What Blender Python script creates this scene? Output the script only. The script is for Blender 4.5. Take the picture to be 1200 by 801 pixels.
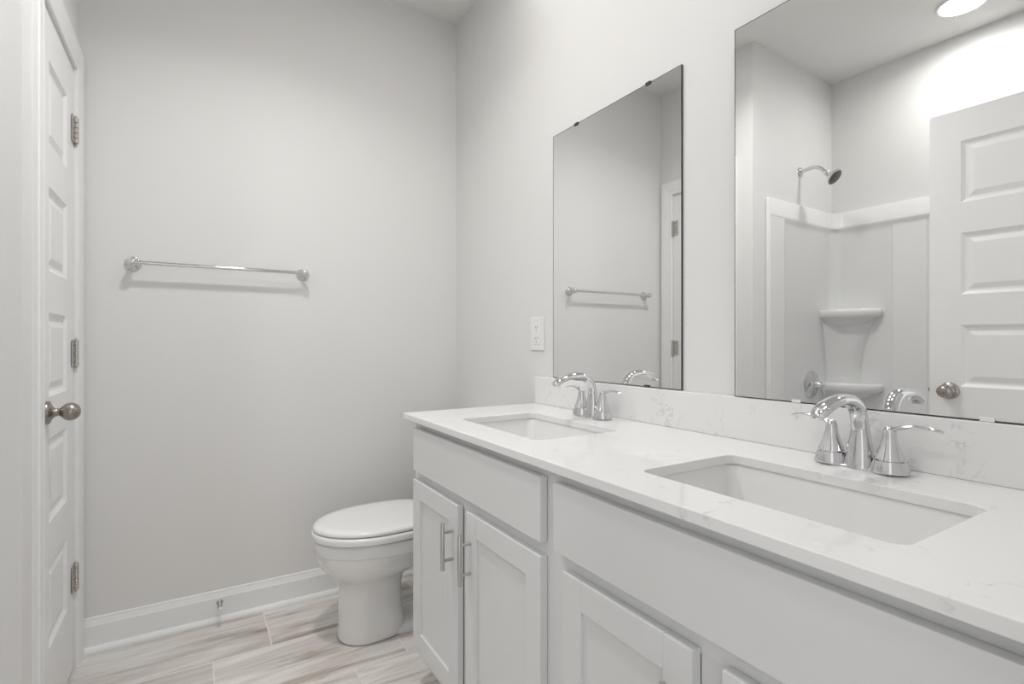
import bpy, bmesh, math, random
from mathutils import Vector, Matrix
PI = math.pi
sc = bpy.context.scene
for o in list(bpy.data.objects): bpy.data.objects.remove(o)
C = sc.collection

# ------------------------------------------------------------ camera, world, exposure
F_PX = 611.62
cam = bpy.data.cameras.new('camera'); camo = bpy.data.objects.new('camera', cam); C.objects.link(camo)
cam.sensor_fit = 'HORIZONTAL'; cam.sensor_width = 36.0; cam.lens = 36.0*F_PX/1200.0
cam.shift_y = -0.7/1200.0; cam.clip_start = 0.01
camo.location = (0, 0, 1.1533); camo.rotation_euler = (PI/2, 0, -math.radians(31.526))
sc.camera = camo
W = bpy.data.worlds.new('world'); sc.world = W; W.use_nodes = True
W.node_tree.nodes['Background'].inputs[0].default_value = (1.0, 1.0, 1.0, 1)
W.node_tree.nodes['Background'].inputs[1].default_value = 0.42
sc.view_settings.view_transform = 'Standard'; sc.view_settings.look = 'None'
sc.view_settings.gamma = 1; sc.view_settings.use_curve_mapping = False
sc.view_settings.exposure = 1.37
E_SHOWER, E_COUNTER, E_FILL = 16.0, 13.5, 10.0       # recessed ceiling lights; the last one is an added fill
LIGHT_COL = (1.0, 0.99, 0.975)

# ------------------------------------------------------------ dimensions
XR = 1.1776      # mirror wall
XL = -0.353      # left wall
YB = 2.478       # back wall
YF = 0.07        # wall with the entrance door (inner face)
H = 2.8076
YS = 1.708       # shower end wall
XS = -1.23       # shower back wall
CT = 0.9098      # counter top height

# ------------------------------------------------------------ materials
def mat(name, col, rough=0.5, metal=0.0, spec=0.5, coat=0.0):
    m = bpy.data.materials.new(name); m.use_nodes = True
    p = m.node_tree.nodes['Principled BSDF']
    p.inputs['Base Color'].default_value = (*col, 1); p.inputs['Roughness'].default_value = rough
    p.inputs['Metallic'].default_value = metal; p.inputs['Specular IOR Level'].default_value = spec
    p.inputs['Coat Weight'].default_value = coat; p.inputs['Coat Roughness'].default_value = 0.05
    return m
def nd(m, t, **k):
    n = m.node_tree.nodes.new(t)
    for a, b in k.items(): setattr(n, a, b)
    return n
def lk(m, a, b): m.node_tree.links.new(a, b)
def paint(name, col, rough=0.6, bump=0.04, scale=260):
    m = mat(name, col, rough); p = m.node_tree.nodes['Principled BSDF']
    tc = nd(m, 'ShaderNodeTexCoord'); n = nd(m, 'ShaderNodeTexNoise'); n.inputs['Scale'].default_value = scale
    b = nd(m, 'ShaderNodeBump'); b.inputs['Strength'].default_value = bump; b.inputs['Distance'].default_value = 0.002
    lk(m, tc.outputs['Object'], n.inputs['Vector']); lk(m, n.outputs['Fac'], b.inputs['Height']); lk(m, b.outputs['Normal'], p.inputs['Normal'])
    return m
M_WALL = paint('warm_grey_wall_paint', (0.775, 0.768, 0.757), 0.62, 0.05)
M_CEIL = paint('flat_ceiling_paint', (0.83, 0.825, 0.81), 0.9, 0.08, 180)
M_TRIM = paint('white_trim_paint', (0.87, 0.87, 0.87), 0.35, 0.01)
M_DOOR = paint('white_door_paint', (0.86, 0.86, 0.86), 0.38, 0.015, 400)
M_CAB = paint('pale_cabinet_paint', (0.745, 0.75, 0.75), 0.38, 0.01, 400)
M_CABIN = mat('dark_cabinet_gap', (0.25, 0.25, 0.24), 0.8)
M_CHROME = mat('polished_chrome', (0.70, 0.70, 0.71), 0.05, 1.0)
M_SATIN = mat('brushed_steel', (0.56, 0.55, 0.53), 0.3, 1.0)
M_HINGE = mat('satin_hinge_steel', (0.55, 0.53, 0.50), 0.32, 1.0)
M_NICKEL = mat('satin_nickel', (0.36, 0.33, 0.295), 0.26, 1.0)
M_MIRROR = mat('mirror_silver', (0.90, 0.905, 0.90), 0.0, 1.0)
M_GLASSEDGE = mat('dark_glass_edge', (0.05, 0.055, 0.05), 0.15)
M_CLIP = mat('mirror_clip_metal', (0.10, 0.10, 0.09), 0.35, 0.6)
M_PORC = mat('white_porcelain', (0.83, 0.83, 0.82), 0.12, 0, 0.5, 0.6)
M_SEAT = mat('white_toilet_plastic', (0.84, 0.84, 0.835), 0.15, 0, 0.5, 0.3)
M_SURR = mat('white_shower_acrylic', (0.80, 0.80, 0.80), 0.22, 0, 0.5, 0.2)
M_PLATE = mat('white_plastic_plate', (0.84, 0.84, 0.83), 0.3)
M_BLACK = mat('grey_slot', (0.22, 0.22, 0.22), 0.6)
M_GROUTCAULK = mat('grey_caulk', (0.30, 0.29, 0.27), 0.8)
M_RUBBER = mat('white_rubber', (0.8, 0.8, 0.79), 0.5)
M_NOZZLE = mat('grey_nozzle_plate', (0.10, 0.10, 0.10), 0.4)

def emit(name, e):
    m = bpy.data.materials.new(name); m.use_nodes = True
    p = m.node_tree.nodes['Principled BSDF']
    p.inputs['Base Color'].default_value = (0.9, 0.9, 0.88, 1)
    p.inputs['Emission Color'].default_value = (*LIGHT_COL, 1); p.inputs['Emission Strength'].default_value = e
    return m
M_DOWN_S = emit('shower_led_disc', E_SHOWER); M_DOWN_C = emit('counter_led_disc', E_COUNTER); M_DOWN_FILL = emit('fill_led_disc', E_FILL)

# quartz: white with faint grey veins and specks
def quartz():
    m = mat('white_veined_quartz', (0.8, 0.8, 0.79), 0.07, 0, 0.5, 0.0); p = m.node_tree.nodes['Principled BSDF']
    tc = nd(m, 'ShaderNodeTexCoord')
    n1 = nd(m, 'ShaderNodeTexNoise'); n1.inputs['Scale'].default_value = 13.0; n1.inputs['Detail'].default_value = 5; n1.inputs['Roughness'].default_value = 0.6; n1.inputs['Distortion'].default_value = 0.5
    lk(m, tc.outputs['Object'], n1.inputs['Vector'])
    r = nd(m, 'ShaderNodeValToRGB'); e = r.color_ramp.elements
    e[0].position = 0.478; e[0].color = (0, 0, 0, 1); e[1].position = 0.5; e[1].color = (1, 1, 1, 1)
    x = e.new(0.522); x.color = (0, 0, 0, 1)
    lk(m, n1.outputs['Fac'], r.inputs['Fac'])
    n2 = nd(m, 'ShaderNodeTexNoise'); n2.inputs['Scale'].default_value = 16; n2.inputs['Detail'].default_value = 3
    lk(m, tc.outputs['Object'], n2.inputs['Vector'])
    r2 = nd(m, 'ShaderNodeValToRGB'); r2.color_ramp.elements[0].position = 0.54; r2.color_ramp.elements[1].position = 0.68
    lk(m, n2.outputs['Fac'], r2.inputs['Fac'])
    mu = nd(m, 'ShaderNodeMath', operation='MULTIPLY'); lk(m, r.outputs['Color'], mu.inputs[0]); lk(m, r2.outputs['Color'], mu.inputs[1])
    mx = nd(m, 'ShaderNodeMix', data_type='RGBA'); mx.inputs[6].default_value = (0.84, 0.84, 0.835, 1); mx.inputs[7].default_value = (0.66, 0.66, 0.665, 1)
    lk(m, mu.outputs[0], mx.inputs[0]); lk(m, mx.outputs[2], p.inputs['Base Color'])
    return m
M_QUARTZ = quartz()

# wood-look floor tile: rows along x, 0.308 wide, 0.62 long, each row stepped by -0.195
def floor_mat():
    m = mat('wood_look_floor_tile', (0.5, 0.47, 0.43), 0.42); p = m.node_tree.nodes['Principled BSDF']
    tc = nd(m, 'ShaderNodeTexCoord'); sp = nd(m, 'ShaderNodeSeparateXYZ'); lk(m, tc.outputs['Object'], sp.inputs[0])
    def mth(op, a, b=None, c=None):
        n = nd(m, 'ShaderNodeMath', operation=op)
        for i, v in enumerate((a, b, c)):
            if v is None: continue
            if isinstance(v, (int, float)): n.inputs[i].default_value = v
            else: lk(m, v, n.inputs[i])
        return n.outputs[0]
    Xc, Yc = sp.outputs['X'], sp.outputs['Y']
    ry = mth('DIVIDE', mth('SUBTRACT', 2.473, Yc), 0.308)
    row = mth('FLOOR', ry); fy = mth('FRACT', ry)
    rx = mth('DIVIDE', mth('ADD', mth('SUBTRACT', Xc, 0.26), mth('MULTIPLY', row, 0.195)), 0.62)
    col = mth('FLOOR', rx); fx = mth('FRACT', rx)
    # distance to the nearest joint, metres
    dx = mth('MULTIPLY', mth('MINIMUM', fx, mth('SUBTRACT', 1.0, fx)), 0.62)
    dy = mth('MULTIPLY', mth('MINIMUM', fy, mth('SUBTRACT', 1.0, fy)), 0.308)
    d = mth('MINIMUM', dx, dy)
    grout = mth('LESS_THAN', d, 0.0021)
    # per-tile random
    cb = nd(m, 'ShaderNodeCombineXYZ'); lk(m, row, cb.inputs[0]); lk(m, col, cb.inputs[1])
    wn = nd(m, 'ShaderNodeTexWhiteNoise', noise_dimensions='3D'); lk(m, cb.outputs[0], wn.inputs['Vector'])
    # grain coordinates: stretched along x, shifted per tile
    off = nd(m, 'ShaderNodeVectorMath', operation='SCALE'); lk(m, wn.outputs['Color'], off.inputs[0]); off.inputs['Scale'].default_value = 9.0
    mp = nd(m, 'ShaderNodeVectorMath', operation='MULTIPLY'); lk(m, tc.outputs['Object'], mp.inputs[0]); mp.inputs[1].default_value = (1.5, 13.0, 1.0)
    ad = nd(m, 'ShaderNodeVectorMath', operation='ADD'); lk(m, mp.outputs[0], ad.inputs[0]); lk(m, off.outputs[0], ad.inputs[1])
    n1 = nd(m, 'ShaderNodeTexNoise'); n1.inputs['Scale'].default_value = 1.25; n1.inputs['Detail'].default_value = 6; n1.inputs['Roughness'].default_value = 0.62; n1.inputs['Distortion'].default_value = 0.7
    lk(m, ad.outputs[0], n1.inputs['Vector'])
    r = nd(m, 'ShaderNodeValToRGB'); e = r.color_ramp.elements
    e[0].position = 0.30; e[0].color = (0.38, 0.32, 0.27, 1)
    e[1].position = 0.68; e[1].color = (0.85, 0.83, 0.805, 1)
    a = e.new(0.44); a.color = (0.66, 0.62, 0.585, 1)
    a = e.new(0.54); a.color = (0.77, 0.74, 0.71, 1)
    lk(m, n1.outputs['Fac'], r.inputs['Fac'])
    mp2 = nd(m, 'ShaderNodeVectorMath', operation='MULTIPLY'); lk(m, ad.outputs[0], mp2.inputs[0]); mp2.inputs[1].default_value = (1.6, 5.0, 1.0)
    n2 = nd(m, 'ShaderNodeTexNoise'); n2.inputs['Scale'].default_value = 2.2; n2.inputs['Detail'].default_value = 4
    lk(m, mp2.outputs[0], n2.inputs['Vector'])
    r2 = nd(m, 'ShaderNodeValToRGB'); r2.color_ramp.elements[0].position = 0.3; r2.color_ramp.elements[0].color = (0.86, 0.845, 0.83, 1)
    r2.color_ramp.elements[1].position = 0.6; r2.color_ramp.elements[1].color = (1, 1, 1, 1)
    lk(m, n2.outputs['Fac'], r2.inputs['Fac'])
    mu = nd(m, 'ShaderNodeMix', data_type='RGBA', blend_type='MULTIPLY'); mu.inputs[0].default_value = 1.0
    lk(m, r.outputs['Color'], mu.inputs[6]); lk(m, r2.outputs['Color'], mu.inputs[7])
    br = mth('MULTIPLY_ADD', wn.outputs['Value'], 0.18, 0.90)
    sc_ = nd(m, 'ShaderNodeVectorMath', operation='SCALE'); lk(m, mu.outputs[2], sc_.inputs[0]); lk(m, br, sc_.inputs['Scale'])
    mx = nd(m, 'ShaderNodeMix', data_type='RGBA'); lk(m, grout, mx.inputs[0]); lk(m, sc_.outputs[0], mx.inputs[6]); mx.inputs[7].default_value = (0.84, 0.78, 0.73, 1)
    lk(m, mx.outputs[2], p.inputs['Base Color'])
    b = nd(m, 'ShaderNodeBump'); b.inputs['Strength'].default_value = 0.35; b.inputs['Distance'].default_value = 0.001
    lk(m, mth('MULTIPLY', mth('MINIMUM', d, 0.004), 250.0), b.inputs['Height']); lk(m, b.outputs['Normal'], p.inputs['Normal'])
    return m
M_FLOOR = floor_mat()

# ------------------------------------------------------------ mesh helpers
def box(bm, x0, x1, y0, y1, z0, z1):
    v = [bm.verts.new((x, y, z)) for z in (z0, z1) for y in (y0, y1) for x in (x0, x1)]
    for f in ((0,2,3,1),(4,5,7,6),(0,1,5,4),(2,6,7,3),(0,4,6,2),(1,3,7,5)):
        bm.faces.new([v[i] for i in f])
def lathe(bm, prof, seg=40, M=None):
    """prof: list of (r, h) about local z; M places it."""
    M = M or Matrix(); rings = []
    for r, h in prof:
        if r < 1e-6: rings.append([bm.verts.new(M @ Vector((0, 0, h)))])
        else: rings.append([bm.verts.new(M @ Vector((r*math.cos(2*PI*i/seg), r*math.sin(2*PI*i/seg), h))) for i in range(seg)])
    for a, b in zip(rings, rings[1:]):
        for i in range(seg):
            j = (i+1) % seg
            if len(a) == 1 and len(b) == 1: continue
            if len(a) == 1: bm.faces.new((a[0], b[i], b[j]))
            elif len(b) == 1: bm.faces.new((a[i], b[0], a[j]))
            else: bm.faces.new((a[i], b[i], b[j], a[j]))
    for r in (rings[0], rings[-1]):
        if len(r) > 1: bm.faces.new(r)
def sweep(bm, pts, radii, side=None, seg=20, n_exp=2.0):
    """pts along a path, radii (half width along `side`, half thickness)."""
    pts = [Vector(p) for p in pts]; rings = []
    for k, p in enumerate(pts):
        t = (pts[min(k+1, len(pts)-1)] - pts[max(k-1, 0)]).normalized()
        s = Vector(side) if side else (Vector((0, 0, 1)) if abs(t.z) < .9 else Vector((1, 0, 0)))
        s = (s - t*s.dot(t)).normalized(); u = t.cross(s)
        a, b = radii[k]; ring = []
        for i in range(seg):
            an = 2*PI*i/seg; c, q = math.cos(an), math.sin(an)
            c = math.copysign(abs(c)**(2/n_exp), c); q = math.copysign(abs(q)**(2/n_exp), q)
            ring.append(bm.verts.new(p + s*(a*c) + u*(b*q)))
        rings.append(ring)
    for a, b in zip(rings, rings[1:]):
        for i in range(seg):
            j = (i+1) % seg; bm.faces.new((a[i], a[j], b[j], b[i]))
    bm.faces.new(rings[0][::-1]); bm.faces.new(rings[-1])
def smooth_path(ctrl, n=8):
    """Catmull-Rom through control tuples of any size."""
    out = []; c = [ctrl[0]] + list(ctrl) + [ctrl[-1]]
    for i in range(1, len(c)-2):
        for k in range(n):
            t = k/n
            out.append(tuple(0.5*((2*b) + (-a+d)*t + (2*a-5*b+4*d-e)*t*t + (-a+3*b-3*d+e)*t**3) for a, b, d, e in zip(c[i-1], c[i], c[i+1], c[i+2])))
    out.append(tuple(ctrl[-1])); return out
def prism(bm, poly, axis, a0, a1):
    """poly: list of 2-D points in the plane normal to axis ('x': (y,z), 'y': (x,z), 'z': (x,y))."""
    def P(p, a): return {'x': (a, p[0], p[1]), 'y': (p[0], a, p[1]), 'z': (p[0], p[1], a)}[axis]
    A = [bm.verts.new(P(p, a0)) for p in poly]; B = [bm.verts.new(P(p, a1)) for p in poly]
    n = len(poly)
    for i in range(n): bm.faces.new((A[i], A[(i+1) % n], B[(i+1) % n], B[i]))
    bm.faces.new(A[::-1]); bm.faces.new(B)
def obj(name, bm, m, parent=None, smooth=False, bevel=0.0, segs=2, angle=40, loc=None):
    bmesh.ops.recalc_face_normals(bm, faces=bm.faces)
    me = bpy.data.meshes.new(name); bm.to_mesh(me); bm.free()
    o = bpy.data.objects.new(name, me); C.objects.link(o)
    for mm in (m if isinstance(m, (list, tuple)) else [m]): me.materials.append(mm)
    if smooth:
        for p in me.polygons: p.use_smooth = True
        es = o.modifiers.new('edges', 'EDGE_SPLIT'); es.split_angle = math.radians(angle)
        es.use_edge_sharp = False
    if bevel:
        b = o.modifiers.new('bevel', 'BEVEL'); b.width = bevel; b.segments = segs; b.limit_method = 'ANGLE'; b.angle_limit = math.radians(35)
    if parent: o.parent = parent
    if loc: o.location = loc
    return o
def NB(): return bmesh.new()
def struct(o): o['kind'] = 'structure'; return o
def thing(name, label, cat, loc=(0, 0, 0), rotz=0.0, group=None):
    o = bpy.data.objects.new(name, None); C.objects.link(o); o.empty_display_size = 0.05
    o.location = loc; o.rotation_euler = (0, 0, rotz)
    tag(o, label, cat, group); return o
def tag(o, label, cat, group=None):
    o['label'] = label; o['category'] = cat
    if group: o['group'] = group
    return o
def dup(root, loc, label):
    r = root.copy(); C.objects.link(r); r.location = loc; r['label'] = label
    for ch in list(root.children):
        c = ch.copy(); C.objects.link(c); c.parent = r
        for g in ch.children:
            d = g.copy(); C.objects.link(d); d.parent = c
    return r
def axis_x(x, y, z, sign=1):     # local z -> world +x (or -x)
    return Matrix.Translation((x, y, z)) @ Matrix.Rotation(sign*PI/2, 4, 'Y')
def axis_y(x, y, z, sign=-1):    # local z -> world -y by default
    return Matrix.Translation((x, y, z)) @ Matrix.Rotation(-sign*PI/2, 4, 'X')

# ------------------------------------------------------------ room shell
T = 0.12
DY0, DY1, DZ = 1.887, 2.375, 2.115        # closet opening in the left wall
b = NB(); box(b, XS-T, XR+T, YF-3.0, YB+T, -0.06, 0.0); struct(obj('floor', b, M_FLOOR))
b = NB(); box(b, XS-T, XR+T, YF-T, YB+T, H, H+0.08); struct(obj('ceiling', b, M_CEIL))
b = NB(); box(b, XS-T, XR+T, YB, YB+T, 0, H); struct(obj('wall_back', b, M_WALL))
b = NB(); box(b, XR, XR+T, YF-T, YB, 0, H); struct(obj('wall_right', b, M_WALL))
b = NB(); box(b, XL-T, XL, YS, DY0, 0, H); box(b, XL-T, XL, DY1, YB, 0, H); box(b, XL-T, XL, DY0, DY1, DZ, H)
box(b, XL-T-0.02, XL-T, DY0-.02, DY1+.02, 0, DZ+.02)
struct(obj('wall_left', b, M_WALL))
b = NB(); box(b, XS-T, XL-T, YS, YS+T, 0, H); struct(obj('wall_shower_end', b, M_WALL))
b = NB(); box(b, XS-T, XS, YF-T, YS, 0, H); struct(obj('wall_shower_back', b, M_WALL))
EX0, EX1, EZ = -0.352, 0.50, 2.10          # entrance opening
b = NB(); box(b, XS, EX0, YF-T, YF, 0, H); box(b, EX1, XR, YF-T, YF, 0, H); box(b, EX0, EX1, YF-T, YF, EZ, H)
struct(obj('wall_front', b, M_WALL))

# baseboards: bevelled top board with a quarter round shoe
def base_prof(flip=1):
    pr = [(0, 0.0), (0.030*flip, 0.0), (0.0305*flip, 0.006), (0.0285*flip, 0.013), (0.024*flip, 0.019), (0.017*flip, 0.0225), (0.0145*flip, 0.0228),
          (0.0145*flip, 0.098), (0.0125*flip, 0.101), (0.0105*flip, 0.108), (0.0075*flip, 0.117), (0.007*flip, 0.123), (0.005*flip, 0.126), (0, 0.126)]
    return pr
b = NB(); prism(b, [(YB-p[0], p[1]) for p in base_prof()], 'x', XL+0.001, XR); struct(obj('baseboard_back', b, M_TRIM))
b = NB(); prism(b, [(XR-p[0], p[1]) for p in base_prof()], 'y', 1.70, YB-0.031); struct(obj('baseboard_right', b, M_TRIM))

# closet door casing and jamb (trim)
CW, CTK = 0.090, 0.016
def casing_prof():  # (across, out) across 0 = inner edge
    return [(0, 0), (0, 0.008), (0.006, 0.011), (0.016, 0.0115), (0.020, 0.0095), (0.026, 0.0115), (0.060, 0.0155), (0.072, 0.016), (0.082, 0.0155), (0.087, 0.012), (0.087, 0)]
b = NB()
pr = casing_prof(); ztop = DZ
def mitred(bm, y0, y1, zt, x, pr, out=1):
    """U-shaped casing around an opening in a plane x = const"""
    rings = []
    n = len(pr)
    R = [[(x+out*o_, y0-a, 0.0) for a, o_ in pr], [(x+out*o_, y0-a, zt+a) for a, o_ in pr],
         [(x+out*o_, y1+a, zt+a) for a, o_ in pr], [(x+out*o_, y1+a, 0.0) for a, o_ in pr]]
    V = [[bm.verts.new(p) for p in r] for r in R]
    for A, B in zip(V, V[1:]):
        for i in range(n): bm.faces.new((A[i], A[(i+1) % n], B[(i+1) % n], B[i]))
    bm.faces.new(V[0]); bm.faces.new(V[-1])
mitred(b, DY0, DY1, DZ, XL, pr)
struct(obj('trim_1', b, M_TRIM))
b = NB()   # jamb lining of the closet opening
box(b, XL-T, XL-0.002, DY0, DY0+0.004, 0, DZ-0.004); box(b, XL-T, XL-0.002, DY1-0.004, DY1, 0, DZ-0.004); box(b, XL-T, XL-0.002, DY0, DY1, DZ-0.004, DZ)
box(b, XL-0.060, XL-0.046, DY0+.004, DY0+.016, 0, DZ-.004); box(b, XL-0.060, XL-0.046, DY1-.016, DY1-.004, 0, DZ-.004); box(b, XL-0.060, XL-0.046, DY0+.016, DY1-.016, DZ-.016, DZ-.004)
struct(obj('trim_2', b, M_TRIM))
b = NB()   # entrance jamb lining
box(b, EX0, EX0+0.014, YF-T, YF-.001, 0, EZ-.014); box(b, EX1-.014, EX1, YF-T, YF-.001, 0, EZ-.014); box(b, EX0, EX1, YF-T, YF-.001, EZ-.014, EZ)
struct(obj('trim_3', b, M_TRIM))

# ------------------------------------------------------------ five-panel doors
PANELS = [(1.709, 1.955), (1.341, 1.587), (0.973, 1.219), (0.605, 0.851), (0.237, 0.483)]
def panel_slab(w, h, t, stile, dz=0.0, z0=0.012):
    """local: u = y from 0..w, thickness along x 0..-t; both faces panelled"""
    bm = NB()
    zs = sorted([z0] + [a+dz for p in PANELS for a in p] + [h])
    for side, x0 in ((1, 0.0), (-1, -t)):
        us = [0, stile, w-stile, w]
        for iu in range(3):
            for iz in range(len(zs)-1):
                u0, u1, a0, a1 = us[iu], us[iu+1], zs[iz], zs[iz+1]
                if iu == 1 and iz % 2 == 1:
                    rings = []
                    for ins, dep in ((0, 0), (0.003, 0.0025), (0.012, 0.0085), (0.017, 0.0095), (0.022, 0.0095), (0.040, 0.0035), (0.043, 0.0030)):
                        rings.append([bm.verts.new((x0 - side*dep, uu, zz)) for uu, zz in ((u0+ins, a0+ins), (u1-ins, a0+ins), (u1-ins, a1-ins), (u0+ins, a1-ins))])
                    for A, B in zip(rings, rings[1:]):
                        for i in range(4): bm.faces.new((A[i], A[(i+1) % 4], B[(i+1) % 4], B[i]))
                    bm.faces.new(rings[-1])
                else:
                    bm.faces.new([bm.verts.new((x0, uu, zz)) for uu, zz in ((u0, a0), (u1, a0), (u1, a1), (u0, a1))])
    for pts in (((0, 0, z0), (-t, 0, z0), (-t, 0, h), (0, 0, h)), ((0, w, z0), (-t, w, z0), (-t, w, h), (0, w, h)),
                ((0, 0, z0), (-t, 0, z0), (-t, w, z0), (0, w, z0)), ((0, 0, h), (-t, 0, h), (-t, w, h), (0, w, h))):
        bm.faces.new([bm.verts.new(p) for p in pts])
    bmesh.ops.remove_doubles(bm, verts=bm.verts, dist=1e-5)
    return bm
def knob_bm(x, y, z, sgn=1):
    bm = NB()
    lathe(bm, [(0.0, 0), (0.0335, 0.0), (0.0335, 0.004), (0.031, 0.008), (0.023, 0.011), (0.016, 0.015), (0.0115, 0.021), (0.0105, 0.027),
               (0.012, 0.031), (0.018, 0.0355), (0.0235, 0.042), (0.0262, 0.050), (0.0258, 0.058), (0.0225, 0.066), (0.016, 0.0725), (0.008, 0.0762), (0.0, 0.077)],
          44, axis_x(x, y, z, sgn))
    return bm
def hinge_bm(x, y, z, leaf):
    bm = NB()
    for k in range(5): lathe(bm, [(0, 0.0006), (0.0075, 0.0006), (0.0075, 0.0176), (0, 0.0176)], 16, Matrix.Translation((x+.0045, y, z-0.046+k*0.0184)))
    lathe(bm, [(0, 0), (0.0045, 0.001), (0.0030, 0.006), (0, 0.007)], 14, Matrix.Translation((x+.0045, y, z+0.046)))
    lathe(bm, [(0, -0.007), (0.0030, -0.006), (0.0045, -0.001), (0, 0)], 14, Matrix.Translation((x+.0045, y, z-0.046)))
    box(bm, x-0.0015, x+0.0015, min(y, y+leaf), max(y, y+leaf), z-0.046, z+0.046)
    return bm
# closet door (shut), hinged on the side next to the back wall
DXF = XL - 0.002
dw = DY1 - DY0 - 0.014
d1 = struct(obj('door_1', panel_slab(dw, 2.108, 0.035, 0.108, 0.018), M_DOOR, loc=(DXF, DY0+0.007, 0)))
k = obj('door_knob', knob_bm(0.0005, 0.076, 0.949), M_NICKEL, d1, smooth=True, angle=50); k['label'] = 'satin nickel egg-shaped knob'
for hz in (1.894, 1.112, 0.326):
    hh = obj('hinge', hinge_bm(0.0035, dw+0.001, hz, -0.042), M_HINGE, d1, bevel=0.0008, segs=1)
    for s_ in (-0.03, 0.0, 0.03):
        bb = NB(); lathe(bb, [(0, 0), (0.0035, 0), (0.0035, 0.0012), (0.0022, 0.0019), (0, 0.0019)], 12, axis_x(0.005, dw-0.024, hz+s_))
        obj('screw', bb, M_BLACK, hh)
# entrance door, standing open at right angles in front of the shower
ED0, ED1 = 0.076, 0.894
d2 = struct(obj('door_2', panel_slab(ED1-ED0, 2.081, 0.036, 0.102), M_DOOR, loc=(-0.31, ED0, 0)))
k = obj('door_knob', knob_bm(0.0005, 0.818-0.066, 0.953), M_NICKEL, d2, smooth=True, angle=50); k['label'] = 'satin nickel egg-shaped knob'
k = obj('door_knob', knob_bm(-0.0365, 0.818-0.066, 0.953, -1), M_NICKEL, d2, smooth=True, angle=50)
bb = NB(); box(bb, -0.030, -0.006, 0.8178, 0.8192, 0.925, 0.981); lp = obj('latch_plate', bb, M_NICKEL, d2)
bb = NB(); box(bb, -0.024, -0.012, 0.8190, 0.827, 0.944, 0.962); obj('latch_bolt', bb, M_NICKEL, lp, bevel=.002)
for hz in (1.894, 1.112, 0.326):
    obj('hinge', hinge_bm(-0.002, -0.0035, hz, 0.03), M_NICKEL, d2)

# ------------------------------------------------------------ vanity cabinet
XF, XD = 0.645, 0.625        # face frame, door faces
CY0, CY1, CTOP, CBOT = 0.085, 1.672, 0.8905, 0.112
van = thing('vanity_cabinet', 'long pale grey double vanity cabinet with shaker doors under the white counter', 'cabinet', (0.9, (CY0+CY1)/2, 0))
VO = Vector(van.location)
def rel(bm):
    bmesh.ops.translate(bm, verts=bm.verts, vec=-VO); return bm
b = NB()   # box body
box(b, XF+0.019, XR-0.002, CY1-0.016, CY1, CBOT, CTOP); box(b, XF+0.019, XR-0.002, CY0, CY0+0.016, CBOT, CTOP)
box(b, XF+0.019, XR-0.002, CY0+.016, CY1-.016, CBOT, CBOT+.014); box(b, XR-0.008, XR-0.002, CY0+.016, CY1-.016, CBOT+.014, CTOP)
box(b, XF+0.019, XR-0.002, 0.880, 0.896, CBOT+.014, CTOP-0.20)
obj('body', rel(b), M_CAB, van)
b = NB()   # face frame
fr = XF+0.019
box(b, XF, fr, CY1-0.040, CY1, CBOT, CTOP); box(b, XF, fr, CY0, CY0+0.055, CBOT, CTOP); box(b, XF, fr, 0.838, 0.925, CBOT, CTOP)
for (a0, a1) in ((CY0+.055, 0.838), (0.925, CY1-.040)):
    box(b, XF, fr, a0, a1, CTOP-0.045, CTOP); box(b, XF, fr, a0, a1, 0.690, 0.742); box(b, XF, fr, a0, a1, CBOT, CBOT+0.062)
box(b, XF, fr, 1.2555, 1.3055, CBOT+.062, 0.690); box(b, XF, fr, 0.464, 0.514, CBOT+.062, 0.690)
obj('face_frame', rel(b), M_CAB, van, bevel=0.0006, segs=1)
b = NB(); box(b, XF+0.075, XF+0.090, CY0, CY1-0.0, 0.0, CBOT); box(b, XF+.09, XR-.002, CY1-.016, CY1, 0, CBOT); obj('toe_kick', rel(b), M_CAB, van)
for y0, y1 in ((0.9055, 1.646), (0.118, 0.8596)):
    b = NB(); box(b, XD, XF-0.0008, y0, y1, 0.729, 0.8672)
    obj('false_drawer_front', rel(b), M_CAB, van, bevel=0.0015, segs=2)
def shaker(y0, y1, z0, z1, st=0.057, dep=0.0075):
    bm = NB(); x0, x1 = XD, XF-0.0008
    box(bm, x0, x1, y0, y0+st, z0, z1); box(bm, x0, x1, y1-st, y1, z0, z1)
    box(bm, x0+.0001, x1, y0+st, y1-st, z1-st, z1); box(bm, x0+.0001, x1, y0+st, y1-st, z0, z0+st)
    box(bm, x0+dep, x1-.003, y0+st-.002, y1-st+.002, z0+st-.002, z1-st+.002)
    return bm
def pull_bm(y, zc):
    bm = NB(); x = XD-0.0325
    lathe(bm, [(0, -0.0655), (0.0056, -0.0655), (0.006, -0.0645), (0.006, 0.0645), (0.0056, 0.0655), (0, 0.0655)], 22, Matrix.Translation((x, y, zc)))
    for s_ in (-0.039, 0.039):
        lathe(bm, [(0, 0.0), (0.0045, 0.0), (0.0045, 0.0325)], 16, axis_x(x, y, zc+s_))
    return bm
for (y0, y1, hy) in ((1.3067, 1.646, 1.3345), (0.9055, 1.2545, 1.2265), (0.5136, 0.829, 0.5400), (0.146, 0.464, 0.4370)):
    d = obj('cabinet_door', rel(shaker(y0, y1, 0.152, 0.6990)), M_CAB, van, bevel=0.0012, segs=2)
    hdl = obj('bar_handle', rel(pull_bm(hy, 0.5835)), M_SATIN, d, smooth=True, angle=40); hdl['label'] = 'brushed steel bar pull'

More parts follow.
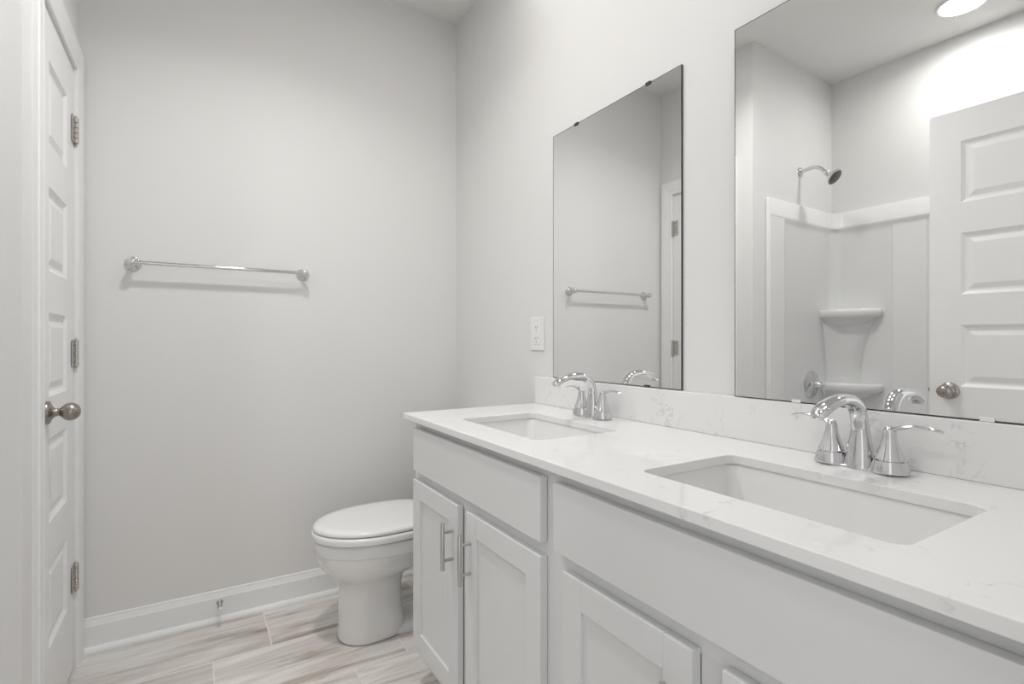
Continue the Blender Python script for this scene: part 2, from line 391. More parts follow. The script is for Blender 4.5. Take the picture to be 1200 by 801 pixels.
# counter with two rectangular cut-outs
SINKS = [(0.722, 0.997, 1.060, 1.490), (0.720, 0.995, 0.284, 0.714)]   # x0,x1,y0,y1
XC0, XC1, YC0, YC1, CTH = 0.615, XR-0.001, YF+0.001, 1.7144, 0.0192
def rrect(x0, x1, y0, y1, r, n=5):
    pts = []
    for cx, cy, a in ((x1-r, y1-r, 0), (x0+r, y1-r, 90), (x0+r, y0+r, 180), (x1-r, y0+r, 270)):
        for k in range(n+1):
            t = math.radians(a+90*k/n); pts.append((cx+r*math.cos(t), cy+r*math.sin(t)))
    return pts
b = NB()
loops = [[(XC0, YC0), (XC1, YC0), (XC1, YC1), (XC0, YC1)]] + [rrect(*s_, 0.022) for s_ in SINKS]
for z in (CT-CTH, CT):
    eds = []
    for lp_ in loops:
        vs = [b.verts.new((x, y, z)) for x, y in lp_]
        eds += [b.edges.new((vs[i], vs[(i+1) % len(vs)])) for i in range(len(vs))]
    bmesh.ops.triangle_fill(b, use_beauty=True, use_dissolve=False, edges=eds)
b.verts.ensure_lookup_table()
vmap = {}
for v in b.verts: vmap[(round(v.co.x, 5), round(v.co.y, 5), round(v.co.z, 5))] = v
for lp_ in loops:
    for i in range(len(lp_)):
        p, q = lp_[i], lp_[(i+1) % len(lp_)]
        ks = [vmap[(round(a[0], 5), round(a[1], 5), round(z, 5))] for a, z in ((p, CT-CTH), (q, CT-CTH), (q, CT), (p, CT))]
        b.faces.new(ks)
ctr = obj('countertop', b, M_QUARTZ, bevel=0.0016, segs=2)
tag(ctr, 'white veined quartz countertop with two rectangular sink cut-outs on the vanity cabinet', 'countertop')
b = NB(); box(b, XR-0.020, XR-0.0005, YC0, YC1, CT+0.0002, 1.0150)
o = obj('backsplash', b, M_QUARTZ, bevel=0.0015, segs=2)
tag(o, 'low white quartz backsplash strip standing on the counter below both mirrors', 'backsplash')

# sinks
def sink(x0, x1, y0, y1, label):
    cx, cy = (x0+x1)/2, (y0+y1)/2
    t = thing('undermount_sink', label, 'sink', (cx, cy, CT-CTH-0.155), group='undermount sinks in the counter')
    hx, hy = (x1-x0)/2, (y1-y0)/2; z = 0.155
    spec = [(0.020, z-0.0005, 0.02), (0.004, z-0.0005, 0.024), (0.003, z-0.004, 0.028), (-0.002, z-0.03, 0.034), (-0.010, z-0.085, 0.04), (-0.018, z-0.112, 0.045), (-0.034, z-0.128, 0.04),
            (-0.055, z-0.1345, 0.035), (-0.085, z-0.138, 0.03), (-0.112, z-0.1395, 0.02)]
    bm = NB(); rings = []
    for g, zz, r in spec:
        rings.append([bm.verts.new((x, y, zz)) for x, y in rrect(-hx-g, hx+g, -hy-g, hy+g, max(r, 0.012), 7)])
    out = [[bm.verts.new((x, y, zz)) for x, y in rrect(-hx-g, hx+g, -hy-g, hy+g, r, 7)] for g, zz, r in ((0.020, z-0.012, 0.02), (0.012, z-0.014, 0.03), (-0.004, z-0.12, 0.05), (-0.05, z-0.152, 0.05))]
    allr = out[::-1] + rings
    for A, B in zip(allr, allr[1:]):
        n = len(A)
        for i in range(n): bm.faces.new((A[i], A[(i+1) % n], B[(i+1) % n], B[i]))
    bm.faces.new(allr[0]); bm.faces.new(allr[-1])
    bowl = obj('bowl', bm, M_PORC, t, smooth=True, angle=60)
    bm = NB(); lathe(bm, [(0.0, -0.01), (0.022, -0.01), (0.024, 0.0), (0.0315, 0.0012), (0.032, 0.003), (0.026, 0.0036), (0.023, 0.002), (0.0205, 0.002), (0.0205, 0.006), (0.012, 0.0085), (0, 0.009)], 32, Matrix.Translation((0, 0, z-0.1395)))
    obj('drain', bm, M_CHROME, t, smooth=True)
    return t
sink(*SINKS[0], 'white rectangular undermount sink, the one beside the toilet end of the counter')
sink(*SINKS[1], 'white rectangular undermount sink nearest the camera, below the larger mirror')

# faucets (centre-set, chrome); local origin on the counter, spout towards -x
def faucet(loc, label):
    t = thing('faucet', label, 'faucet', loc, group='chrome faucets on the counter')
    bm = NB()
    base = []
    pts = rrect(-0.019, 0.019, -0.062, 0.062, 0.0185, 9)
    for sc_, z in ((1.0, 0.0), (1.0, 0.003), (0.93, 0.0048), (0.80, 0.0055)):
        base.append([bm.verts.new((x*sc_, y*(1-(1-sc_)*0.35), z)) for x, y in pts])
    for A, B in zip(base, base[1:]):
        n = len(A)
        for i in range(n): bm.faces.new((A[i], A[(i+1) % n], B[(i+1) % n], B[i]))
    bm.faces.new(base[0]); bm.faces.new(base[-1])
    obj('base_plate', bm, M_CHROME, t, smooth=True, angle=50)
    bm = NB()
    ctrl = [(0.002, 0.001, 0.0270, 0.0240), (0.002, 0.012, 0.0255, 0.0225), (0.003, 0.045, 0.0205, 0.0180), (0.003, 0.078, 0.0155, 0.0145), (-0.006, 0.108, 0.0150, 0.0135), (-0.028, 0.128, 0.0150, 0.0125), (-0.060, 0.1345, 0.0160, 0.0110),
            (-0.095, 0.1320, 0.0170, 0.0100), (-0.124, 0.1235, 0.0165, 0.0095), (-0.143, 0.1140, 0.0150, 0.0085), (-0.151, 0.1090, 0.0115, 0.006), (-0.1535, 0.1075, 0.006, 0.003)]
    sp = smooth_path(ctrl, 6)
    sweep(bm, [(p[0], 0, p[1]) for p in sp], [(p[2], p[3]) for p in sp], side=(0, 1, 0), seg=28, n_exp=2.2)
    spout = obj('spout', bm, M_CHROME, t, smooth=True, angle=70)
    bm = NB(); lathe(bm, [(0, 0), (0.0085, 0), (0.0085, 0.009), (0, 0.009)], 24, Matrix.Translation((-0.137, 0, 0.1065)))
    obj('aerator', bm, M_SATIN, spout, smooth=True)
    for s_ in (1, -1):
        bm = NB()
        lathe(bm, [(0, 0.003), (0.0305, 0.003), (0.0305, 0.007), (0.0258, 0.0245), (0.0205, 0.0249), (0.0202, 0.0272), (0.0245, 0.0276), (0.0205, 0.037), (0.0162, 0.049), (0.0128, 0.061), (0.0108, 0.072), (0.0106, 0.078), (0.0085, 0.084), (0.0045, 0.087), (0, 0.0875)],
              36, Matrix.Translation((0, s_*0.0515, 0)))
        hd = obj('handle', bm, M_CHROME, t, smooth=True, angle=50)
        bm = NB()
        c = [(0.0, 0.079, 0.0085, 0.0045), (0.012, 0.0845, 0.0080, 0.0045), (0.030, 0.0895, 0.0068, 0.0036), (0.050, 0.0915, 0.0064, 0.003), (0.068, 0.0900, 0.0068, 0.0028), (0.078, 0.0875, 0.0060, 0.0024), (0.081, 0.0866, 0.0030, 0.0014)]
        q = smooth_path(c, 5)
        sweep(bm, [(0, s_*(0.0515+p[0]), p[1]) for p in q], [(p[2], p[3]) for p in q], side=(1, 0, 0), seg=18)
        obj('lever', bm, M_CHROME, hd, smooth=True, angle=70)
    return t
faucet((1.098, 1.298, CT), 'small-looking far chrome faucet with two levers, below the narrower mirror')
faucet((1.098, 0.508, CT), 'chrome faucet with two levers nearest the camera, below the larger mirror')

# ------------------------------------------------------------ mirrors
MZ0, MZ1 = 1.0165, 1.9305
def mirror(y0, y1, xa, xb, label, clips, low_clip):
    """front face runs from x=xa at y0 to x=xb at y1, 5 mm glass behind it"""
    t = thing('wall_mirror', label, 'mirror', (XR-0.003, (y0+y1)/2, MZ0), group='frameless mirrors on the wall')
    L = Vector(t.location); th = 0.005
    bm = NB()
    A = [(xa, y0), (xb, y1), (xb+th, y1), (xa+th, y0)]
    v0 = [bm.verts.new((x, y, MZ0)) for x, y in A]; v1 = [bm.verts.new((x, y, MZ1)) for x, y in A]
    f = bm.faces.new((v0[0], v0[1], v1[1], v1[0])); f.material_index = 0
    for q in ((v0[1], v0[2], v1[2], v1[1]), (v0[2], v0[3], v1[3], v1[2]), (v0[3], v0[0], v1[0], v1[3]), tuple(v0), tuple(v1)):
        g = bm.faces.new(q); g.material_index = 1
    bmesh.ops.translate(bm, verts=bm.verts, vec=-L)
    gl = obj('glass', bm, [M_MIRROR, M_GLASSEDGE], t)
    # thin dark bevel line round the glass
    bm = NB(); e = 0.0014
    for (yy0, yy1, zz0, zz1) in ((y0, y1, MZ1-e, MZ1), (y0, y1, MZ0, MZ0+e), (y0, y0+e, MZ0, MZ1), (y1-e, y1, MZ0, MZ1)):
        def xx(y): return xa+(xb-xa)*(y-y0)/(y1-y0)
        for z_ in (0,):
            vs = [bm.verts.new(p) for p in ((xx(yy0)-.0004, yy0, zz0), (xx(yy1)-.0004, yy1, zz0), (xx(yy1)-.0004, yy1, zz1), (xx(yy0)-.0004, yy0, zz1),
                                            (xx(yy0)+.001, yy0, zz0), (xx(yy1)+.001, yy1, zz0), (xx(yy1)+.001, yy1, zz1), (xx(yy0)+.001, yy0, zz1))]
            for q in ((0,1,2,3),(4,5,6,7),(0,1,5,4),(2,3,7,6),(0,3,7,4),(1,2,6,5)): bm.faces.new([vs[i] for i in q])
    bmesh.ops.translate(bm, verts=bm.verts, vec=-L)
    obj('edge', bm, M_GLASSEDGE, t)
    for (cy, top) in clips:
        bm = NB(); x = xa+(xb-xa)*(cy-y0)/(y1-y0)
        if top:
            box(bm, x-0.0028, x-0.0006, cy-0.010, cy+0.010, MZ1-0.006, MZ1+0.0035); box(bm, x-0.0028, XR-0.0003, cy-0.010, cy+0.010, MZ1+0.0005, MZ1+0.0035)
        else:
            box(bm, x-0.0028, x-0.0006, cy-0.010, cy+0.010, MZ0-0.0012, MZ0+0.006); box(bm, x-0.0028, x+0.004, cy-0.010, cy+0.010, MZ0-0.0012, MZ0-0.0003)
        bmesh.ops.translate(bm, verts=bm.verts, vec=-L)
        obj('clip', bm, M_CLIP if top else low_clip, t, bevel=0.0004, segs=1)
    return t
mm = XR-0.006
mirror(0.9994, 1.6106, mm, mm, 'narrow frameless mirror beside the outlet, reflecting the towel bar', [(1.47, True), (1.125, True), (1.13, False), (1.50, False)], M_CLIP)
def m2x(y): return mm-0.007-0.017*(y-0.3713)
mirror(0.2100, 0.8213, m2x(0.21), m2x(0.8213), 'larger-looking frameless mirror nearest the camera, reflecting the shower', [(0.60, True), (0.33, True), (0.337, False), (0.666, False)], M_PLATE)

# outlet
ol = thing('electrical_outlet', 'white wall outlet plate between the corner and the narrow mirror', 'outlet', (XR, 1.7215, 1.1840))
b = NB(); box(b, -0.0055, -0.0003, -0.047, 0.047, -0.0665, 0.0665); obj('cover_plate', b, M_PLATE, ol, bevel=0.003, segs=3)
b = NB(); box(b, -0.0075, -0.0045, -0.0215, 0.0215, -0.042, 0.042); ins = obj('receptacle', b, M_PLATE, ol, bevel=0.0015, segs=2)
for zc in (-0.022, 0.022):
    for yy, hh_ in ((-0.0075, 0.0055), (0.0065, 0.0045)):
        b = NB(); box(b, -0.0080, -0.0074, yy-0.0012, yy+0.0012, zc-hh_+.003, zc+hh_+.003); obj('slot', b, M_BLACK, ins)
    b = NB(); lathe(b, [(0, 0), (0.0026, 0), (0.0026, 0.0006), (0, 0.0006)], 12, axis_x(-0.0080, 0, zc-0.009)); obj('ground_hole', b, M_BLACK, ins)
b = NB(); box(b, -0.0083, -0.0070, -0.007, 0.007, 0.0015, 0.0065); box(b, -0.0083, -0.0070, -0.007, 0.007, -0.0065, -0.0015); obj('button', b, M_PLATE, ins, bevel=0.0005, segs=1)
for zc in (-0.053, 0.053):
    b = NB(); lathe(b, [(0, 0), (0.0032, 0), (0.0026, 0.0012), (0, 0.0015)], 14, axis_x(-0.0054, 0, zc, -1)); obj('screw', b, M_PLATE, ol, smooth=True)

# towel bar
TZ, TY = 1.4522, 2.424
tb = thing('towel_bar', 'chrome towel bar fixed on the blank back wall above the baseboard', 'towel bar', (0.115, YB, TZ))
L = Vector(tb.location)
for x in (-0.193, 0.423):
    b = NB()
    lathe(b, [(0, 0.0003), (0.0275, 0.0003), (0.0275, 0.004), (0.0255, 0.006), (0.0235, 0.0065), (0.0215, 0.011), (0.0165, 0.0135), (0.0115, 0.0175), (0.0098, 0.026), (0.0105, 0.034), (0.0135, 0.0385),
              (0.0155, 0.046), (0.0158, 0.054), (0.0145, 0.062), (0.011, 0.0665), (0.0055, 0.069), (0, 0.0695)], 36, axis_y(x-L.x, 0, 0))
    obj('post', b, M_CHROME, tb, smooth=True, angle=45)
b = NB(); lathe(b, [(0.0075, -0.193-L.x), (0.0075, 0.423-L.x)], 24, Matrix.Translation((0, TY-YB, 0)) @ Matrix.Rotation(PI/2, 4, 'Y')); obj('bar', b, M_CHROME, tb, smooth=True)

# door stop on the baseboard
ds = thing('door_stop', 'small spring door stop with white tip screwed to the back wall baseboard', 'door stop', (0.098, YB-0.0146, 0.078))
b = NB(); lathe(b, [(0, 0.0002), (0.013, 0.0002), (0.0125, 0.003), (0.008, 0.005), (0.007, 0.010), (0, 0.010)], 24, axis_y(0, 0, 0)); obj('base', b, M_SATIN, ds, smooth=True)
b = NB(); pts = []
for i in range(0, 16*14+1):
    a = 2*PI*i/16; y = -0.008 - 0.054*i/(16*14); pts.append((0.0055*math.cos(a), y, 0.0055*math.sin(a)))
sweep(b, pts, [(0.0014, 0.0014)]*len(pts), seg=6); obj('spring', b, M_SATIN, ds, smooth=True, angle=80)
b = NB(); lathe(b, [(0, 0), (0.0075, 0), (0.0085, 0.003), (0.0085, 0.011), (0.007, 0.014), (0, 0.015)], 20, axis_y(0, -0.060, 0)); obj('tip', b, M_RUBBER, ds, smooth=True)

# ------------------------------------------------------------ toilet
TCY = 2.076
to = thing('toilet', 'white two-piece elongated toilet with closed lid between the vanity and the back wall', 'toilet', (0.72, TCY, 0))
def egg(xf, xb, hw, cxr=0.5, nb=2.6, nf=2.0, n=56):
    """outline: front (small x) rounded, back squarer; local x relative to toilet origin"""
    cx = xf + (xb-xf)*cxr; pts = []
    for i in range(n):
        a = 2*PI*i/n; c, s_ = math.cos(a), math.sin(a)
        e = nf if c < 0 else nb
        rx = (cx-xf) if c < 0 else (xb-cx)
        x = cx + math.copysign(abs(c)**(2/e), c)*rx; y = math.copysign(abs(s_)**(2/e), s_)*hw
        pts.append((x-0.72, y))
    return pts
def stack(bm, secs, cap=True):
    R = [[bm.verts.new((x, y, z)) for x, y in egg(*s_[1:])] for s_ in secs for z in (s_[0],)]
    for A, B in zip(R, R[1:]):
        n = len(A)
        for i in range(n): bm.faces.new((A[i], A[(i+1) % n], B[(i+1) % n], B[i]))
    if cap: bm.faces.new(R[0]); bm.faces.new(R[-1])
b = NB()
stack(b, [(0.0015, 0.484, 0.742, 0.100, 0.42, 3.0, 2.1), (0.012, 0.480, 0.745, 0.103, 0.42, 3.0, 2.1), (0.05, 0.486, 0.738, 0.099, 0.42, 3.0, 2.1), (0.12, 0.487, 0.728, 0.097, 0.42, 2.8, 2.1), (0.18, 0.487, 0.726, 0.098, 0.42, 2.8, 2.1),
          (0.222, 0.482, 0.735, 0.102, 0.42, 2.6, 2.1), (0.245, 0.464, 0.760, 0.124, 0.45, 2.4, 2.1), (0.268, 0.440, 0.80, 0.147, 0.48, 2.4, 2.1), (0.292, 0.418, 0.85, 0.166, 0.50, 2.4, 2.0), (0.325, 0.404, 0.89, 0.177, 0.5, 2.5, 2.0), (0.350, 0.399, 0.93, 0.180, 0.5, 2.6, 2.0),
          (0.353, 0.396, 0.95, 0.1835, 0.48, 2.6, 2.0), (0.375, 0.394, 0.96, 0.185, 0.48, 2.7, 2.0), (0.394, 0.395, 0.965, 0.185, 0.48, 2.8, 2.0), (0.3996, 0.401, 0.960, 0.180, 0.48, 2.8, 2.0)])
obj('bowl', b, M_PORC, to, smooth=True, angle=42)
b = NB()   # foot and trapway behind the pedestal
stack(b, [(0.0015, 0.62, 1.02, 0.100, 0.5, 4, 3), (0.018, 0.62, 1.018, 0.100, 0.5, 4, 3), (0.026, 0.66, 1.005, 0.090, 0.5, 4, 3), (0.050, 0.83, 0.99, 0.058, 0.5, 3.2, 3), (0.12, 0.83, 0.97, 0.050, 0.5, 3, 3), (0.22, 0.83, 0.98, 0.056, 0.5, 3, 3), (0.30, 0.83, 1.03, 0.080, 0.5, 3, 3), (0.36, 0.83, 1.08, 0.105, 0.5, 3, 3), (0.395, 0.83, 1.10, 0.11, 0.5, 3, 3)])
obj('trapway', b, M_PORC, to, smooth=True, angle=45)
b = NB(); stack(b, [(0.0, 0.486, 0.74, 0.0985, 0.42, 3.0, 2.1), (0.002, 0.481, 0.745, 0.1035, 0.42, 3.0, 2.1)]); obj('caulk_line', b, M_GROUTCAULK, to)
b = NB(); lathe(b, [(0.013, 0.0), (0.013, 0.006), (0.009, 0.014), (0, 0.017)], 20, Matrix.Translation((0.80-0.72, -0.080, 0.024))); obj('bolt_cap', b, M_PORC, to, smooth=True)
b = NB(); lathe(b, [(0.013, 0.0), (0.013, 0.006), (0.009, 0.014), (0, 0.017)], 20, Matrix.Translation((0.80-0.72, 0.080, 0.024))); obj('bolt_cap', b, M_PORC, to, smooth=True)
b = NB()
stack(b, [(0.4035, 0.402, 0.876, 0.176, 0.5, 3.0, 2.0), (0.4058, 0.388, 0.883, 0.190, 0.5, 3.0, 2.0), (0.422, 0.3855, 0.884, 0.192, 0.5, 3.0, 2.0), (0.429, 0.388, 0.883, 0.190, 0.5, 3.0, 2.0), (0.4315, 0.394, 0.880, 0.185, 0.5, 3.0, 2.0)])
obj('seat', b, M_SEAT, to, smooth=True, angle=60)
b = NB()
stack(b, [(0.4348, 0.404, 0.880, 0.173, 0.5, 3.0, 2.0), (0.4365, 0.392, 0.886, 0.185, 0.5, 3.0, 2.0), (0.443, 0.391, 0.887, 0.1865, 0.5, 3.0, 2.0), (0.4495, 0.395, 0.885, 0.183, 0.5, 3.0, 2.0), (0.4530, 0.405, 0.878, 0.174, 0.5, 3.0, 2.0), (0.4550, 0.43, 0.860, 0.150, 0.5, 3.0, 2.0), (0.4555, 0.50, 0.80, 0.09, 0.5, 3, 2.0)])
obj('lid', b, M_SEAT, to, smooth=True, angle=60)
for s_ in (-0.075, 0.075):
    b = NB(); lathe(b, [(0, -0.02), (0.011, -0.02), (0.013, -0.016), (0.013, 0.016), (0.011, 0.02), (0, 0.02)], 18, axis_y(0.895-0.72, s_, 0.434)); obj('seat_hinge', b, M_SEAT, to, smooth=True)
b = NB(); V = []
for z, x0, x1, hw, r in ((0.398, 1.0, 1.160, 0.195, 0.04), (0.45, 0.985, 1.162, 0.205, 0.04), (0.60, 0.972, 1.164, 0.217, 0.04), (0.752, 0.965, 1.166, 0.224, 0.04)):
    V.append([b.verts.new((x, y, z)) for x, y in rrect(x0-0.72, x1-0.72, -hw, hw, r, 7)])
for A, B in zip(V, V[1:]):
    for i in range(len(A)): b.faces.new((A[i], A[(i+1) % len(A)], B[(i+1) % len(A)], B[i]))
b.faces.new(V[0]); b.faces.new(V[-1])
tk = obj('tank', b, M_PORC, to, smooth=True, angle=50)
b = NB(); V = []
for z, g in ((0.7525, 0.0), (0.756, 0.007), (0.783, 0.008), (0.791, 0.003), (0.794, -0.01)):
    V.append([b.verts.new((x, y, z)) for x, y in rrect(0.962-0.72-g, 1.1675-0.72+min(g, .0), -0.226-g, 0.226+g, 0.04, 7)])
for A, B in zip(V, V[1:]):
    for i in range(len(A)): b.faces.new((A[i], A[(i+1) % len(A)], B[(i+1) % len(A)], B[i]))
b.faces.new(V[0]); b.faces.new(V[-1])
obj('tank_lid', b, M_PORC, to, smooth=True, angle=50)
b = NB(); lathe(b, [(0, 0), (0.014, 0), (0.014, 0.008), (0.009, 0.014), (0, 0.014)], 20, axis_x(0.968-0.72, 0.155, 0.70, -1))
sweep(b, [(0.238-0.001, 0.155, 0.70), (0.232, 0.13, 0.698), (0.229, 0.09, 0.694), (0.230, 0.075, 0.692)], [(0.007, 0.005), (0.007, 0.005), (0.009, 0.004), (0.005, 0.003)], seg=14)
obj('flush_lever', b, M_CHROME, to, smooth=True)

# ------------------------------------------------------------ shower
st = thing('shower_tub', 'white one-piece tub with tall moulded surround, seen reflected in the nearer mirror', 'shower', (-0.85, 0.9, 0))
L = Vector(st.location)
SX0 = -0.481; ST, SL = 1.965, 1.862
Y0s = YF+0.004
b = NB()
# outline in plan of the wall surround, (x, y): from the front edge on the end wall round to the near end
def surr_path(d, front=SX0):      # d = distance of the face from the alcove walls
    r = 0.07
    pts = [(front, YS-d)]
    for k in range(9):
        a = PI/2 + (PI/2)*k/8
        pts.append((XS+d+r+r*math.cos(a), YS-d-r+r*math.sin(a)))
    pts += [(XS+d, 1.367), (XS+d, 1.355), (XS+d, Y0s+d+r)]
    for k in range(9):
        a = PI + (PI/2)*k/8
        pts.append((XS+d+r+r*math.cos(a), Y0s+d+r+r*math.sin(a)))
    pts.append((front, Y0s+d)); return pts
P0 = surr_path(0.0012); Pband = surr_path(0.022); Prec = surr_path(0.012, SX0)
def shift(P, amount):   # step in the back panel beyond y=1.36
    return [(x+(amount if (x < XS+0.1 and 0.3 < y < 1.36) else 0), y) for x, y in P]
Prec2 = shift(Prec, 0.0)
levels = [(0.36, Prec2), (SL-0.035, Prec2), (SL-0.012, surr_path(0.0165)), (SL, surr_path(0.024)), (SL+0.012, surr_path(0.0245)), (SL+0.02, Pband), (ST-0.006, surr_path(0.020)), (ST, surr_path(0.016)), (ST, P0), (0.36, P0)]
R = [[b.verts.new((x-L.x, y-L.y, z)) for x, y in P] for z, P in levels]
for A, B in zip(R, R[1:]+R[:1]):
    for i in range(len(A)-1): b.faces.new((A[i], A[i+1], B[i+1], B[i]))
b.faces.new([r[0] for r in R]); b.faces.new([r[-1] for r in R])
sur = obj('surround', b, M_SURR, st, smooth=True, angle=35)
# raised front border and back-wall pilaster
b = NB()
box(b, -0.634-L.x, SX0-0.0005-L.x, YS-0.024-L.y, YS-0.008-L.y, 0.36, SL+0.005)
box(b, XS+0.006-L.x, XS+0.0155-L.x, 1.198-L.y, 1.367-L.y, 0.36, SL+0.004)
box(b, XS+0.006-L.x, XS+0.0215-L.x, 0.42-L.y, 0.59-L.y, 0.36, SL+0.004)
box(b, -0.634-L.x, SX0-0.0005-L.x, Y0s+0.008-L.y, Y0s+0.024-L.y, 0.36, SL+0.005)
obj('raised_border', b, M_SURR, st, bevel=0.006, segs=3)
# corner shelves: rounded front, bowl-shaped underside
def shelf(zt, depth):
    bm = NB(); cx, cy = XS+0.012, YS-0.012
    R = []
    def outline(f):
        out = [(cx, cy)]
        c = smooth_path([(cx, cy-0.285*f), (cx+0.055*f, cy-0.280*f), (cx+0.115*f, cy-0.21*f), (cx+0.155*f, cy-0.12*f), (cx+0.165*f, cy-0.045*f), (cx+0.160*f, cy)], 5)
        return out + c
    for z, f in ((zt, 0.93), (zt, 0.975), (zt-0.006, 0.995), (zt-0.020, 1.0), (zt-0.036, 0.99), (zt-0.046, 0.96), (zt-0.054, 0.88), (zt-depth*0.7, 0.70), (zt-depth*0.92, 0.50), (zt-depth, 0.36)):
        R.append([bm.verts.new((x-L.x, y-L.y, z)) for x, y in outline(f)])
    for A, B in zip(R, R[1:]):
        n = len(A)
        for i in range(n): bm.faces.new((A[i], A[(i+1) % n], B[(i+1) % n], B[i]))
    bm.faces.new(R[0]); bm.faces.new(R[-1])
    return bm
obj('corner_shelf', shelf(1.348, 0.12), M_SURR, st, smooth=True, angle=50)
obj('corner_shelf', shelf(0.896, 0.12), M_SURR, st, smooth=True, angle=50)
b = NB()   # tapering corner column between the shelves
cx, cy = XS+0.010, YS-0.010
R = []
for z, f in ((1.30, 0.98), (1.22, 0.86), (1.12, 0.74), (1.0, 0.66), (0.88, 0.62), (0.40, 0.60)):
    R.append([b.verts.new((x-L.x, y-L.y, z)) for x, y in [(cx, cy), (cx, cy-0.255*f)] + [(cx+0.020*f, cy-0.245*f), (cx+0.060*f, cy-0.17*f), (cx+0.085*f, cy-0.085*f), (cx+0.125*f, cy-0.025*f), (cx+0.135*f, cy)]])
for A, B in zip(R, R[1:]):
    n = len(A)
    for i in range(n): b.faces.new((A[i], A[(i+1) % n], B[(i+1) % n], B[i]))
b.faces.new(R[0]); b.faces.new(R[-1])
obj('corner_column', b, M_SURR, st, smooth=True, angle=75)
# tub
b = NB(); ZT = 0.39
outer = rrect(XS+0.001, SX0, Y0s, YS-0.001, 0.006, 3)
def ring(pts, z): return [b.verts.new((x-L.x, y-L.y, z)) for x, y in pts]
# rings need the same count
def rr(g0, g1, gy, r): return rrect(XS+0.001+g0, SX0-g1, Y0s+gy, YS-0.001-gy, r, 6)
R = [ring(rr(0, 0, 0, 0.005), 0.0), ring(rr(0, 0, 0, 0.005), ZT-0.008), ring(rr(0.004, 0.006, 0.004, 0.008), ZT), ring(rr(0.05, 0.075, 0.09, 0.12), ZT-0.001), ring(rr(0.06, 0.085, 0.10, 0.12), ZT-0.012),
     ring(rr(0.09, 0.11, 0.16, 0.12), 0.16), ring(rr(0.13, 0.14, 0.24, 0.10), 0.08), ring(rr(0.19, 0.20, 0.34, 0.06), 0.07)]
for A, B in zip(R, R[1:]):
    n = len(A)
    for i in range(n): b.faces.new((A[i], A[(i+1) % n], B[(i+1) % n], B[i]))
b.faces.new(R[0]); b.faces.new(R[-1])
obj('tub', b, M_SURR, st, smooth=True, angle=40)

# shower head on the end wall
SHX, SHZ = -0.845, 2.172
sh = thing('wall_shower_head', 'chrome shower head on a curved arm above the surround, reflected in the nearer mirror', 'shower head', (SHX, YS, SHZ))
b = NB(); lathe(b, [(0, 0.0003), (0.030, 0.0003), (0.029, 0.004), (0.022, 0.010), (0.013, 0.015), (0, 0.015)], 30, axis_y(0, 0, 0)); obj('flange', b, M_CHROME, sh, smooth=True, angle=50)
c = smooth_path([(0, -0.004, 0), (0, -0.04, 0.006), (0, -0.080, 0.008), (0, -0.115, -0.006), (0, -0.140, -0.030), (0, -0.150, -0.042)], 6)
b = NB(); sweep(b, c, [(0.0105, 0.0105)]*len(c), side=(1, 0, 0), seg=20); obj('arm', b, M_CHROME, sh, smooth=True, angle=70)
Mh = Matrix.Translation((0, -0.146, -0.037)) @ Matrix.Rotation(math.radians(130), 4, 'X')
b = NB(); lathe(b, [(0, 0), (0.013, 0), (0.016, 0.004), (0.016, 0.014), (0.013, 0.017), (0.017, 0.021), (0.025, 0.035), (0.032, 0.047), (0.040, 0.056), (0.0465, 0.060), (0.0475, 0.067), (0.0445, 0.069)], 36, Mh)
hd = obj('spray_head', b, M_CHROME, sh, smooth=True, angle=45)
b = NB(); lathe(b, [(0, 0.0688), (0.043, 0.0688), (0.041, 0.0705), (0, 0.0715)], 36, Mh); obj('nozzle_plate', b, M_NOZZLE, hd, smooth=True)

# mixer valve and tub spout
vx, vz, vy = -0.950, 0.892, YS-0.0125
va = thing('shower_valve', 'round chrome shower valve with lever on the surround, reflected in the nearer mirror', 'shower valve', (vx, vy, vz))
b = NB(); lathe(b, [(0, 0.0002), (0.082, 0.0002), (0.083, 0.003), (0.079, 0.007), (0.066, 0.0095), (0.060, 0.0125), (0.040, 0.015), (0.034, 0.017), (0.030, 0.026), (0, 0.027)], 48, axis_y(0, 0, 0)); obj('escutcheon', b, M_CHROME, va, smooth=True, angle=35)
b = NB(); lathe(b, [(0, 0.025), (0.023, 0.025), (0.022, 0.040), (0.017, 0.052), (0.013, 0.070), (0.012, 0.078), (0, 0.081)], 30, axis_y(0, 0, 0))
c = smooth_path([(0, -0.070, 0.0), (0.010, -0.079, -0.010), (0.022, -0.087, -0.040), (0.028, -0.090, -0.075), (0.030, -0.090, -0.088)], 5)
sweep(b, c, [(0.008-0.003*i/len(c), 0.0055-0.002*i/len(c)) for i in range(len(c))], seg=14); obj('lever', b, M_CHROME, va, smooth=True, angle=60)
ts = thing('tub_spout', 'chrome tub filler spout on the surround below the shower valve', 'tub spout', (vx, vy, 0.56))
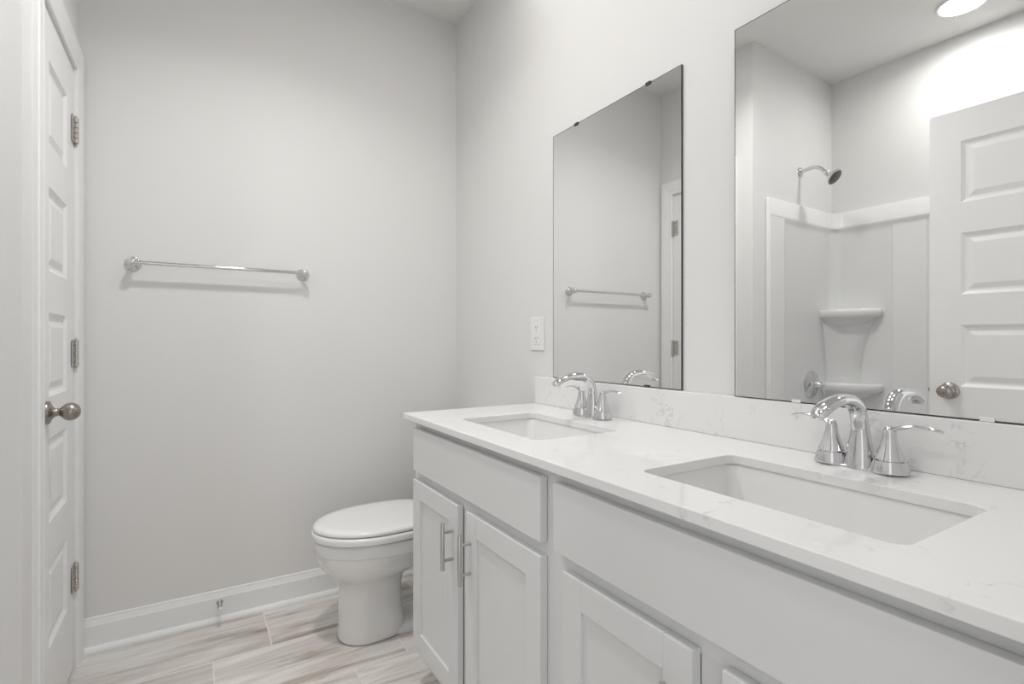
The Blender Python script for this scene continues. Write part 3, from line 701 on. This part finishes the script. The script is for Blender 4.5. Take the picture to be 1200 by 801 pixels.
c = smooth_path([(0, -0.0005, 0), (0, -0.05, 0.0), (0, -0.10, -0.004), (0, -0.13, -0.018), (0, -0.137, -0.032)], 5)
b = NB(); sweep(b, c, [(0.027-0.007*i/len(c), 0.027-0.007*i/len(c)) for i in range(len(c))], side=(1, 0, 0), seg=24); obj('spout_body', b, M_CHROME, ts, smooth=True, angle=60)
b = NB(); lathe(b, [(0, 0), (0.004, 0), (0.004, 0.014), (0.007, 0.018), (0.006, 0.024), (0, 0.025)], 14, Matrix.Translation((0, -0.115, 0.018))); obj('diverter_pull', b, M_CHROME, ts, smooth=True)

# ------------------------------------------------------------ lamps
def downlight(x, y, label, lm, down_w=0, spread=135):
    t = thing('recessed_ceiling_light', label, 'ceiling light', (x, y, H), group='recessed ceiling lights')
    b = NB(); lathe(b, [(0.092, -0.0003), (0.102, -0.0015), (0.104, -0.005), (0.100, -0.009), (0.090, -0.0095), (0.0885, -0.006), (0.0885, -0.0003)], 48); obj('trim_ring', b, M_TRIM, t, smooth=True)
    b = NB(); lathe(b, [(0, -0.0005), (0.0883, -0.0005), (0.0883, -0.007), (0, -0.0072)], 48); obj('led_disc', b, lm, t)
    if down_w:      # area light added under the disc for extra downward fill
        ld = bpy.data.lights.new('fill_beam', 'AREA'); ld.shape = 'DISK'; ld.size = 0.16; ld.energy = down_w; ld.spread = math.radians(spread); ld.color = LIGHT_COL
        lo = bpy.data.objects.new('fill_beam', ld); C.objects.link(lo); lo.parent = t; lo.location = (0, 0, -0.011)
    return t
downlight(-0.905, 0.955, 'round glowing ceiling light over the shower, reflected at the top of the nearer mirror', M_DOWN_S, 1.7, 165)
downlight(0.90, 1.48, 'round recessed ceiling light over the counter, the one nearer the toilet, above the picture edge', M_DOWN_C)
downlight(0.86, 0.66, 'round recessed ceiling light over the counter, the one nearer the entrance, above the picture edge', M_DOWN_C)
downlight(0.22, 1.48, 'unseen round fill light added on the ceiling over the middle of the room, above the picture edge', M_DOWN_FILL, 3.2)  # added lamp, brightens the floor, toilet and lower cabinet fronts
